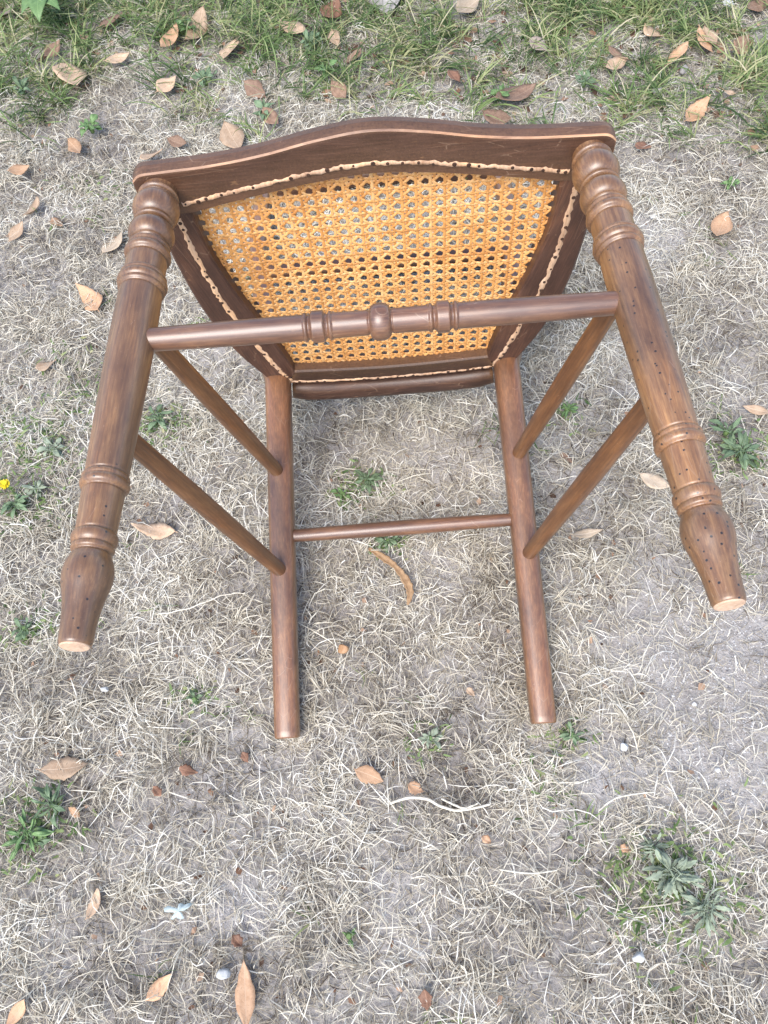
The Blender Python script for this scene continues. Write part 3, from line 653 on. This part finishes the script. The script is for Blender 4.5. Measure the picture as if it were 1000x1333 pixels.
ri = [(-.1290,.0235),(-.06,.0195),(0,.0180),(.06,.0195),(.1290,.0235)]; ro = [(-.1370,-.004),(-.07,-.0085),(0,-.0100),(.07,-.0085),(.1370,-.004)]
RO, RI = cr(ro, 33), cr(ri, 33)
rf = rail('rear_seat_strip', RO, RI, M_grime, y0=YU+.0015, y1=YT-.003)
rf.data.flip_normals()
# rounded rear rail between the uprights
bar = cr([(-.138,-.024),(-.07,-.0325),(0,-.0355),(.07,-.0325),(.138,-.024)], 33)
rr = sweep('rear_rail', [(p.x, .024 + .002*math.cos(p.x*20), p.y) for p in bar], [.0162 - .003*max(0, (abs(p.x)-.118)/.02) for p in bar], M_rail, chair, 24, power=3.2)
for o in (fr, rf, *side_rails): o.data.update()
for x in (-.052, .062):
    zc = -.0372; pg = lathe('peg', (x,.0110,zc), (x,.0070,zc), [(0,.0042),(.0012,.0042),(.0020,.0030)], M_peg, chair, 18)
    Mr = rr.matrix_basis.inverted() @ pg.matrix_basis; pg.parent = rr; pg.matrix_basis = Mr

# cane stitching on the underside with peg holes
def strip(parent, line, y, half, holes, seed):
    rd = random.Random(seed); n = len(line); V, F = [], []
    for k, p in enumerate(line):
        t = (line[min(k+1,n-1)]-line[max(k-1,0)]).normalized(); nn = Vector((-t.y, t.x))
        h1 = half*(1+.16*math.sin(k*.7+seed)+rd.choice((-.45,-.1,0,.1,.3))); h2 = half*(1+.16*math.sin(k*.53)+rd.choice((-.45,-.1,0,.1,.3))); c = nn*rd.uniform(-.0005,.0005)
        yy = y - .0004*rd.random()
        for q, dy in ((p+c-nn*h1, .0012), (p+c-nn*h1*.6, -.0003), (p+c+nn*h2*.6, -.0003), (p+c+nn*h2, .0012)): V.append((q.x, yy+dy, q.y))
    for k in range(n-1):
        for j in range(3): F.append((k*4+j, k*4+j+1, (k+1)*4+j+1, (k+1)*4+j))
    o = mesh_obj('cane_stitching', V, F, M_stitch, None); o.parent = parent; o.matrix_basis = parent.matrix_basis.inverted()
    hv, hf = [], []
    for i in range(holes):
        if rd.random() < .12: continue
        u = (i+.5+rd.uniform(-.28,.28))/holes*(n-1); j = min(int(u), n-2); p = line[j]+(line[j+1]-line[j])*(u-j) + Vector((rd.uniform(-1,1), rd.uniform(-1,1)))*half*.35
        r = rd.uniform(.0010,.0024); base = len(hv); m_ = 10
        for q in range(m_): a = 2*math.pi*q/m_; hv.append((p.x+r*math.cos(a), y-.0004, p.y+r*math.sin(a)))
        for q in range(m_): a = 2*math.pi*q/m_; hv.append((p.x+r*.8*math.cos(a), y-.0013, p.y+r*.8*math.sin(a)))
        for q in range(m_): hf.append((base+q, base+(q+1)%m_, base+m_+(q+1)%m_, base+m_+q))
        hf.append(tuple(base+m_+q for q in range(m_)))
    h_ = mesh_obj('peg_row', hv, hf, M_hole, None, False); h_.parent = parent; h_.matrix_basis = parent.matrix_basis.inverted(); h_['kind'] = 'stuff'
fs_ = [(0,.3415),(.05,.3375),(.10,.3290),(.15,.3200),(.1885,.3125)]
strip(fr, cr(mirror(fs_)+fs_[1:], 120), YU-.0004, .0027, 27, 1)
for k, s in enumerate((-1, 1)):
    strip(side_rails[k], cr([(s*x, z) for x, z in st_], 90), YU+.0004, .0034, 21, 5+k)
strip(rf, cr([(-.136,.001),(-.07,-.0035),(0,-.005),(.07,-.0035),(.134,.001)], 80), YU+.0009, .0021, 24, 9)

# caning: pairs of strands across and along, one diagonal each way
poly = [(p.x, p.y) for p in cr(mirror(fi[:5])+fi[1:5], 40)] + [(p.x, p.y) for p in cr(si_, 30)] + [(p.x, p.y) for p in RI[::-1]] + [(-p.x, p.y) for p in cr(si_, 30)[::-1]]
poly = np.array(poly); cen = poly.mean(0); polyE = cen + (poly-cen)*1.03
def inside(x, z):
    r = np.zeros(x.shape, bool); j = len(polyE)-1
    for i in range(len(polyE)):
        xi, zi = polyE[i]; xj, zj = polyE[j]
        r ^= ((zi > z) != (zj > z)) & (x < (xj-xi)*(z-zi)/(zj-zi+1e-12)+xi); j = i
    return r
SX, SZ = .0145, .0143; S_ = .0144; HW = .00156
cV, cF, cT, off = [], [], [], 0
def strand(p0, d, length, under, phase, tone):
    """p0 (x,z), d unit; undulates through the weave"""
    global off
    n = int(length/(S_/6))+1; t = np.linspace(0, length, n)
    wob = rng.normal(0, .00004, n)
    x = p0[0]+d[0]*t - d[1]*wob; z = p0[1]+d[1]*t + d[0]*wob; ok = inside(x, z)
    if not ok.any(): return
    y = YC + under + .00055*np.sin(2*np.pi*t/S_*(1 if abs(d[0]*d[1]) < .01 else .7071*2)+phase)
    nx, nz = -d[1], d[0]; hw = HW*(1 + rng.normal(0,.06))
    for a, da in ((-1,.00035),(0,-.00015),(1,.00035)):
        pass
    row = np.stack([np.stack([x+nx*a*hw, y+da, z+nz*a*hw], -1) for a, da in ((-1,.00085),(-.5,0),(.5,0),(1,.00085))], 1)
    cV.append(row.reshape(-1,3)); cT.append(np.full(n*4, tone))
    k = np.nonzero(ok[:-1] & ok[1:])[0]
    for j in range(3): cF.append(np.stack([off+k*4+j, off+k*4+j+1, off+(k+1)*4+j+1, off+(k+1)*4+j], -1))
    off += n*4
POX, POZ = .00215, .00215
for i in range(-17, 18):
    for q in (-1, 1): strand((i*SX+q*POX, -.02), (0,1), .40, .0004*q, 0 if q > 0 else math.pi, rng.random())
for j in range(0, 36):
    z = -.02 + j*SZ
    for q in (-1, 1): strand((-.24, z+q*POZ), (1,0), .48, -.0003*q, math.pi/2*q, rng.random())
dn = math.hypot(SX, SZ)
for k in range(-50, 72):
    strand((-.24, -.02 + SZ*(k+.5-.24/SX)), (SX/dn, SZ/dn), .85, -.0004, .8, rng.random())
    strand((-.24, -.02 + SZ*(k+.5+.24/SX-34)), (SX/dn, -SZ/dn), .85, -.0001, 2.2, rng.random())
co = big_mesh('cane_webbing', np.concatenate(cV), np.concatenate(cF), M_cane, np.concatenate(cT), smooth=True)
co.parent = chair; co['kind'] = 'stuff'

# backrest lying behind the seat
def back_z(y): f = y/.49; return -.008*math.sin(min(f*2,1)*math.pi) - .081*f
for y, hgt, th in ((.135,.012,.008),(.245,.017,.008),(.470,.022,.010)):
    pts = [(x, y+.010*(1-(x/.155)**2)*(1 if y > .4 else .2), back_z(y)-.004*(1-(x/.155)**2)*(0 if y > .4 else 1)) for x in np.linspace(-.153-.046*min(1, y/.49*1.6)**.8, .153+.046*min(1, y/.49*1.6)**.8, 21)]
    pts = [(float(a), float(b_), float(c_)) for a, b_, c_ in pts]
    o = sweep('back_rail', pts, [hgt*.8]*21, M_rail, chair, 20, power=3.0)

# ------------------------------------------------------------------ leaves, weeds and small things
def leaf_mesh(name, l, wd, mat, curl=.2, fold=.25, twist=0.0, lobes=0, stalk=.12, seed=0, taper_=.85, thick=.0005, ragged=.0):
    rd = random.Random(seed); nu, nv = 15 if not lobes else 25, 5
    V, F = [], []
    for i in range(nu):
        s = i/(nu-1); wv = max(math.sin(math.pi*min(1, s**taper_)), 0)**1.1*wd/2 + .0003
        if lobes: wv *= .62+.38*abs(math.sin(s*lobes*math.pi))
        wv *= 1+rd.uniform(-ragged, ragged)
        x = (s-.5)*l
        for j in range(nv):
            v = (j/(nv-1)*2-1)
            y = v*wv
            z = fold*abs(y) + curl*(x*x)/l*1.6 - curl*.25*l*.4 + math.sin(s*7+seed)*.0012*v + twist*y*(s-.5)*2
            V.append((x, y, z))
    top = len(V)
    for x, y, z in V[:top]: V.append((x, y, z-thick))
    idx = lambda i, j, b=0: b*top + i*nv + j
    for i in range(nu-1):
        for j in range(nv-1):
            F.append((idx(i,j), idx(i+1,j), idx(i+1,j+1), idx(i,j+1))); F.append((idx(i,j,1), idx(i,j+1,1), idx(i+1,j+1,1), idx(i+1,j,1)))
        for j in (0, nv-1):
            q = (idx(i,j), idx(i,j,1), idx(i+1,j,1), idx(i+1,j)); F.append(q if j == 0 else q[::-1])
    for i in (0, nu-1):
        for j in range(nv-1):
            q = (idx(i,j), idx(i,j+1), idx(i,j+1,1), idx(i,j,1)); F.append(q if i == 0 else q[::-1])
    if stalk:
        b = len(V); x0 = -l/2; zz = V[nv//2][2]
        for k in range(4):
            xx = x0 - k/3*l*stalk + .002; r = .0006
            for a in range(5): V.append((xx, math.sin(k*.6)*.0012 + r*math.cos(a*1.2566), zz - .0003 + r*math.sin(a*1.2566)))
        for k in range(3):
            for a in range(5): F.append((b+k*5+a, b+k*5+(a+1)%5, b+(k+1)*5+(a+1)%5, b+(k+1)*5+a))
    me = bpy.data.meshes.new(name); me.from_pydata(V, [], F); me.update(); me.materials.append(mat)
    me.polygons.foreach_set('use_smooth', [True]*len(me.polygons))
    return me
for i, (bp_, tp_, wr, tone, curl, lab) in enumerate(LEAVES):
    zc = .014
    a, b_ = ground(*bp_, zc), ground(*tp_, zc); d = b_-a; l = float(np.linalg.norm(d))
    me = leaf_mesh('dead_leaf', l, l*wr*.98, LM[tone], curl=curl*random.uniform(.4,1.5), fold=random.uniform(.05,.5), twist=random.uniform(-.5,.5), seed=i, stalk=.10 if l > .03 else 0, taper_=random.uniform(.72,.95), ragged=random.uniform(.03,.16) if l > .03 else .25)
    o = bpy.data.objects.new('dead_leaf', me); COL.objects.link(o)
    c = (a+b_)/2; lift = .007 + .006*random.random()
    gy = .017 if c[1] > .55 else lift
    o.location = (c[0], c[1], gy); o.rotation_euler = (random.uniform(-.4,.4), random.uniform(-.2,.2), math.atan2(d[1], d[0]))
    shared = {SH_TAN: G_BACK, SH_BRN: 'dull brown leaves in the grass', SH_SML: 'small leaf scraps on the dry grass'}
    tag(o, lab, 'leaf', shared.get(lab))

def rosette(u, v, n, l, wr, tone, label, name='weed', lobes=0, spread=(.05,.6), seed=0, fan=None, group=None, z=.004):
    rd = random.Random(seed); p = ground(u, v, z); n = int(n*1.7); l *= .74; wr *= .80; spread = (spread[0]*.3, spread[1]*.6)
    e = bpy.data.objects.new(name, None); COL.objects.link(e); e.location = tuple(p); e.empty_display_size = .02
    tag(e, label, 'weed', group)
    ms = [leaf_mesh('leaf', l, l*wr*k, LM[tone], curl=(-.5,.35,-.15,.5,-.7)[q], fold=(.25,.5,.1,.4,.2)[q], twist=(.5,-.6,.2,.8,-.4)[q], lobes=lobes, stalk=.3, seed=seed*10+q, taper_=1.25, ragged=.08) for q, k in enumerate((1.0, .7, 1.25, .55, .9))]
    for i in range(n):
        a = (2*math.pi*i*.381966*1.0 + rd.uniform(-.9,.9)) if fan is None else rd.uniform(*fan)
        el = rd.uniform(*spread); sc = rd.uniform(.4,1.15)
        o = bpy.data.objects.new('leaf', ms[rd.randrange(5)]); COL.objects.link(o); o.parent = e
        r = l*sc*.62
        o.location = (math.cos(a)*math.cos(el)*r, math.sin(a)*math.cos(el)*r, math.sin(el)*r + .004 + i*.0004)
        o.rotation_euler = (rd.uniform(-.6,.6), -el*.8+rd.uniform(-.2,.2), a+rd.uniform(-.4,.4)); o.scale = (sc, sc*rd.uniform(.7,1.1), sc)
    # short crown the leaves grow from
    cr_ = lathe('crown', (0,0,-.004), (0,0,.009), [(0,.0035),(.006,.0040),(.013,.0022)], M_stem, e, 10)
    return e
rosette(962,592,16,.036,.40,'weed','fresh green rosette weed growing beside the wormholed turned leg',seed=1)
rosette(945,565,8,.034,.42,'weed','smaller upright green weed touching the larger rosette',seed=2)
rosette(478,628,14,.026,.42,'weed','green weed on the ground framed by the rear legs',seed=3)
rosette(446,645,8,.020,.45,'bright','small light green seedling beside the weed between the rear legs',seed=4)
rosette(505,706,11,.020,.45,'weed','low green weed showing under the rear stretcher',seed=5)
rosette(70,1048,12,.034,.26,'weed','narrow-leaved green weed growing under the large tan leaf',seed=6)
rosette(40,1085,14,.036,.28,'bright','narrow-leaved light green weed spreading by itself near a tan leaf',seed=7)
rosette(872,1138,22,.036,.32,'dull','grey-green toothed weed growing on the bare soil',lobes=4,seed=8)
rosette(915,1180,20,.034,.30,'dull','second grey-green toothed weed with flatter drooping leaves',lobes=4,seed=9,spread=(.05,.3))
rosette(848,1105,11,.028,.32,'dull','small grey-green toothed weed at the edge of the bare soil',lobes=3,seed=10)
rosette(210,548,14,.030,.30,'weed','green weed half hidden behind the turned front leg',seed=11)
rosette(72,588,14,.026,.40,'dull','dull green creeping weed near the yellow flower',seed=12,spread=(.05,.4))
rosette(25,660,16,.026,.45,'weed','leafy green weed around the stem of the yellow flower',seed=13)
rosette(50,640,10,.022,.45,'dull','flat dull weed between the yellow flower and the leg',seed=31,spread=(.05,.35))
rosette(738,535,9,.022,.34,'bright','bright green sprout between two side stretchers',seed=14)
rosette(948,243,8,.018,.5,'bright','tiny bright green sprout on dry grass near the teardrop leaf',seed=15)
rosette(255,912,6,.016,.5,'weed','tiny green sprout beyond the foot of the plain rear leg',seed=16,group=None)
rosette(560,962,8,.018,.5,'dull','faint green sprout between the two rear feet',seed=17)
rosette(745,958,7,.018,.5,'weed','dark green sprout touching the right rear foot tip',seed=18)
rosette(455,1218,4,.014,.5,'bright','very small lone green sprout in pale dry grass',seed=19)
rosette(35,820,9,.022,.45,'weed','green weed just past the pale end of the turned leg',seed=20)
rosette(50,1095,6,.02,.4,'weed','tiny dark weed beneath the spreading narrow-leaved weed',seed=21)
for k, (u, v, lab) in enumerate([(268,108,'round-leaved green plant between dead leaves beyond the chair corner'),(245,40,'dark ivy-like plant beside the long upright tan leaf'),(345,150,'leafy green plant touching the back of the front rail'),(120,170,'green plant in the straw near two tan leaves'),(405,60,'green plant beside the dark red-brown leaf'),(425,95,'light green plant with upright leaves behind the seat'),(30,120,'green plant under the large corner leaf'),(650,128,'green plant growing next to the large dull leaf'),(760,110,'green plant in the thick grass behind the seat'),(290,225,'green plant hugging the outside of the chair corner')]):
    rosette(u, v, 9, .030, .55, 'weed' if k % 2 == 0 else 'bright', lab, name='leafy_plant', seed=40+k, spread=(.2,1.0), z=.012)

# large lobed leaf reaching in above the grass
big = bpy.data.objects.new('leafy_shoot', None); COL.objects.link(big)
p = ground(52, -8, .07); big.location = tuple(p)
tag(big, 'large bright green lobed leaf drooping over the grass edge', 'plant')
for a, l, wr in ((-1.55,.070,.50),(-.75,.060,.52),(-2.35,.060,.52),(.1,.055,.5),(2.9,.055,.5)):
    me = leaf_mesh('leaf', l, l*wr*1.1, LM['bright'], curl=-.45, fold=.12, stalk=0, seed=int(a*10)+50, taper_=.8)
    o = bpy.data.objects.new('leaf', me); COL.objects.link(o); o.parent = big
    o.location = (math.cos(a)*l*.42, math.sin(a)*l*.42, .001*a); o.rotation_euler = (0, .12, a)
sweep('stem', [(0,.001,.0),(0,.03,-.006),(.005,.07,-.03),(.01,.10,-.072)], [.0012,.0015,.0017,.002], M_stem, big, 8)

# yellow flower on a thin stem
fl = bpy.data.objects.new('yellow_flower', None); COL.objects.link(fl); p = ground(6, 631, .035); fl.location = (p[0], p[1], .0)
tag(fl, 'small bright yellow dandelion-like flower on a thin stem', 'flower')
sweep('stem', [(0.004,-.004,.002),(.002,-.001,.018),(0,0,.034)], [.0009,.0008,.0009], M_stem, fl, 8)
pm = leaf_mesh('petal', .0085, .0030, M_yellow, curl=.3, fold=.1, stalk=0, seed=3, taper_=1.3, thick=.0003)
for i in range(22):
    o = bpy.data.objects.new('petal', pm); COL.objects.link(o); o.parent = fl
    a = i*2.39996; ring = .0044 if i < 13 else .0024; el = .15 if i < 13 else .6
    o.location = (math.cos(a)*ring, math.sin(a)*ring, .035+(.0006 if i < 13 else .0022)); o.rotation_euler = (0, -el, a)

def stone(u, v, sx, sy, sz, mat, name, label, cat, rot=0.0, seed=0, zc=None, group=None):
    import bmesh
    rd = random.Random(seed); bm = bmesh.new(); bmesh.ops.create_icosphere(bm, subdivisions=3, radius=1)
    ds = [(Vector((rd.gauss(0,1), rd.gauss(0,1), rd.gauss(0,1))).normalized(), rd.uniform(.42,.78)) for _ in range(13)]
    for q in bm.verts:
        c = q.co.copy()
        for d, h_ in ds:
            k = c.dot(d)
            if k > h_: c -= d*(k-h_)
        c *= 1+.03*math.sin(c.x*9+seed)*math.sin(c.y*11+2)
        q.co = Vector((c.x*sx, c.y*sy, c.z*sz))
    me = bpy.data.meshes.new(name); bm.to_mesh(me); bm.free(); me.materials.append(mat)
    me.polygons.foreach_set('use_smooth', [True]*len(me.polygons))
    o = bpy.data.objects.new(name, me); COL.objects.link(o); p = ground(u, v, .006)
    o.location = (p[0], p[1], zc if zc is not None else sz*.55); o.rotation_euler = (0, 0, rot)
    return tag(o, label, cat, group)
stone(293,1267,.0085,.0100,.0065,M_white,'pebble','white angular pebble beside the long orange leaf','stone',seed=1,zc=.010)
stone(830,1245,.0090,.0065,.005,M_white,'pebble','white pebble lying below the grey-green toothed weed','stone',.3,seed=2,zc=.009)
stone(138,898,.0065,.0050,.004,M_white,'pebble','small white pebble near the pale sawn foot end','stone',seed=3,zc=.008)
stone(930,317,.005,.0045,.004,M_white,'pebble','tiny white pebble on the bare soil by the teardrop leaf','stone',seed=4,zc=.006) if False else None
stone(850,282,.0060,.0050,.0045,M_white,'pebble','tiny white pebble on grey soil beside the beaded leg','stone',seed=4,zc=.006)
stone(813,972,.0075,.0055,.005,M_white,'pebble','whitish pebble on bare soil past the right rear foot','stone',seed=5,zc=.006)
stone(905,917,.0045,.0038,.003,M_white,'pebble','small white stone chip in the middle of the bare soil','stone',seed=6,zc=.005)
stone(935,1002,.0045,.004,.003,M_white,'pebble','small white chip on bare soil above the toothed weed','stone',seed=7,zc=.005)
stone(945,14,.0105,.0150,.008,M_white,'stone_chip','bright white stone chip in grass beyond the dead leaves','stone',.4,seed=8,zc=.020)
stone(890,92,.0105,.0115,.008,M_grey,'stone_chip','grey stone chip in the grass near the orange-tan leaf','stone',seed=9,zc=.010)
stone(855,121,.013,.0095,.008,M_grey,'stone_chip','dark grey stone in grass behind the chair corner','stone',seed=10,zc=.010)
stone(632,158,.010,.011,.008,M_grey,'stone_chip','small grey stone against the curled dark brown leaf','stone',seed=12,zc=.008)
stone(503,8,.052,.040,.020,M_grey,'flat_stone','flat grey-brown stone at the edge of the grass','stone',-.3,seed=11,zc=.018)
stone(447,845,.0078,.0085,.0080,M_nut,'oak_gall','round tan nut on dry grass between the rear legs','nut',seed=21,zc=.012)

# lichen scrap: a flat lobed flake
def flake(u, v, r, mat, label):
    V, F = [(0,0,.0012)], []; n = 24; rd = random.Random(5)
    rr_ = [r*(.58+.26*math.sin(3*2*math.pi*i/n+1)+.24*math.sin(5*2*math.pi*i/n+2.2))*rd.uniform(.8,1.2) for i in range(n)]
    for zz in (.0006, -.0006):
        for i in range(n): a = 2*math.pi*i/n; V.append((rr_[i]*math.cos(a), rr_[i]*.7*math.sin(a), zz+.001*math.sin(i*2)))
    V.append((0,0,-.001))
    for i in range(n):
        j = (i+1) % n; F += [(0,1+i,1+j), (1+i,1+n+i,1+n+j,1+j), (2*n+1,1+n+j,1+n+i)]
    o = mesh_obj('lichen_flake', V, F, mat, None); p = ground(u, v, .013); o.location = tuple(p); o.rotation_euler = (.1,.1,.4)
    tag(o, label, 'lichen')
flake(232,1186,.0165,M_lichen,'pale bluish white lichen flake lying on dry grass')

# curled strip of brown bark and a bleached kinked stalk
def px_path(pix, z, bump=()):
    return [tuple(float(t) for t in ground(u, v, zz)) for (u, v), zz in zip(pix, z)]
def curl_strip(name, pts, widths, thick, mat, label, cat, parent=None):
    P = cr([p[:2] for p in pts], 26); Zs = np.interp(np.linspace(0,1,26), np.linspace(0,1,len(pts)), [p[2] for p in pts]); W = np.interp(np.linspace(0,1,26), np.linspace(0,1,len(widths)), widths)
    V, F = [], []; o0 = Vector((P[0].x, P[0].y))
    for k, p in enumerate(P):
        t = (P[min(k+1,25)]-P[max(k-1,0)]).normalized(); nn = Vector((-t.y, t.x)); wv = W[k]*(1+.18*math.sin(k*2.3))
        for a, up_ in ((-1,.5),(-.5,.05),(0,-.1),(.5,.05),(1,.5)): q = p-o0+nn*wv*a*.5; V.append((q.x, q.y, Zs[k]+up_*wv*.5))
        for a, up_ in ((1,.5),(.5,.05),(0,-.1),(-.5,.05),(-1,.5)): q = p-o0+nn*wv*a*.5; V.append((q.x, q.y, Zs[k]+up_*wv*.5-thick))
    for k in range(25):
        for j in range(10): F.append((k*10+j, (k+1)*10+j, (k+1)*10+(j+1)%10, k*10+(j+1)%10))
    F.append(tuple(range(10))); F.append(tuple(250+j for j in range(10))[::-1])
    o = mesh_obj(name, V, F, mat, None); o.location = (P[0].x, P[0].y, 0); tag(o, label, cat)
curl_strip('bark_strip', px_path([(480,714),(500,727),(515,738),(529,757),(534,772),(531,787)], [.012,.012,.013,.012,.013,.012]), [.003,.010,.007,.011,.009,.003], .0012, M_pod, 'curved strip of brown bark lying between the rear legs', 'bark')
def stalk(pix, z, rad, label):
    P = px_path(pix, z); K = cr([p[:2] for p in P], 30); Zs = np.interp(np.linspace(0,1,30), np.linspace(0,1,len(P)), z)
    pts = [(k_.x, k_.y, float(zz)+.0015*math.sin(i*1.1)) for i, (k_, zz) in enumerate(zip(K, Zs))]
    o = sweep('straw_stalk', pts, [rad*(1-.5*abs(i/29-.4)) for i in range(30)], M_stalk, None, 8); tag(o, label, 'straw')
stalk([(508,1046),(530,1039),(555,1040),(575,1050),(600,1055),(638,1047)], [.013,.015,.016,.017,.016,.014], .0018, 'thick bleached stalk kinked across the dry grass before the feet')
stalk([(575,1040),(590,1047),(605,1052),(622,1046)], [.018,.018,.018,.016], .0013, 'shorter bleached stalk lying over the thick kinked one')
stalk([(780,1055),(800,1040),(825,1034),(853,1031)], [.010,.012,.012,.010], .0010, 'thin bleached stalk lying on bare soil by the toothed weed')
stalk([(650,1132),(690,1137),(725,1133)], [.012,.014,.012], .0010, 'straight pale stalk lying below the right rear foot')
stalk([(265,1195),(340,1170),(420,1172)], [.010,.012,.010], .0011, 'long fine pale stalk near the lichen flake') if False else None
stalk([(205,800),(245,792),(290,775),(320,772)], [.012,.016,.016,.012], .0009, 'slender pale stalk between turned leg foot and rear leg')
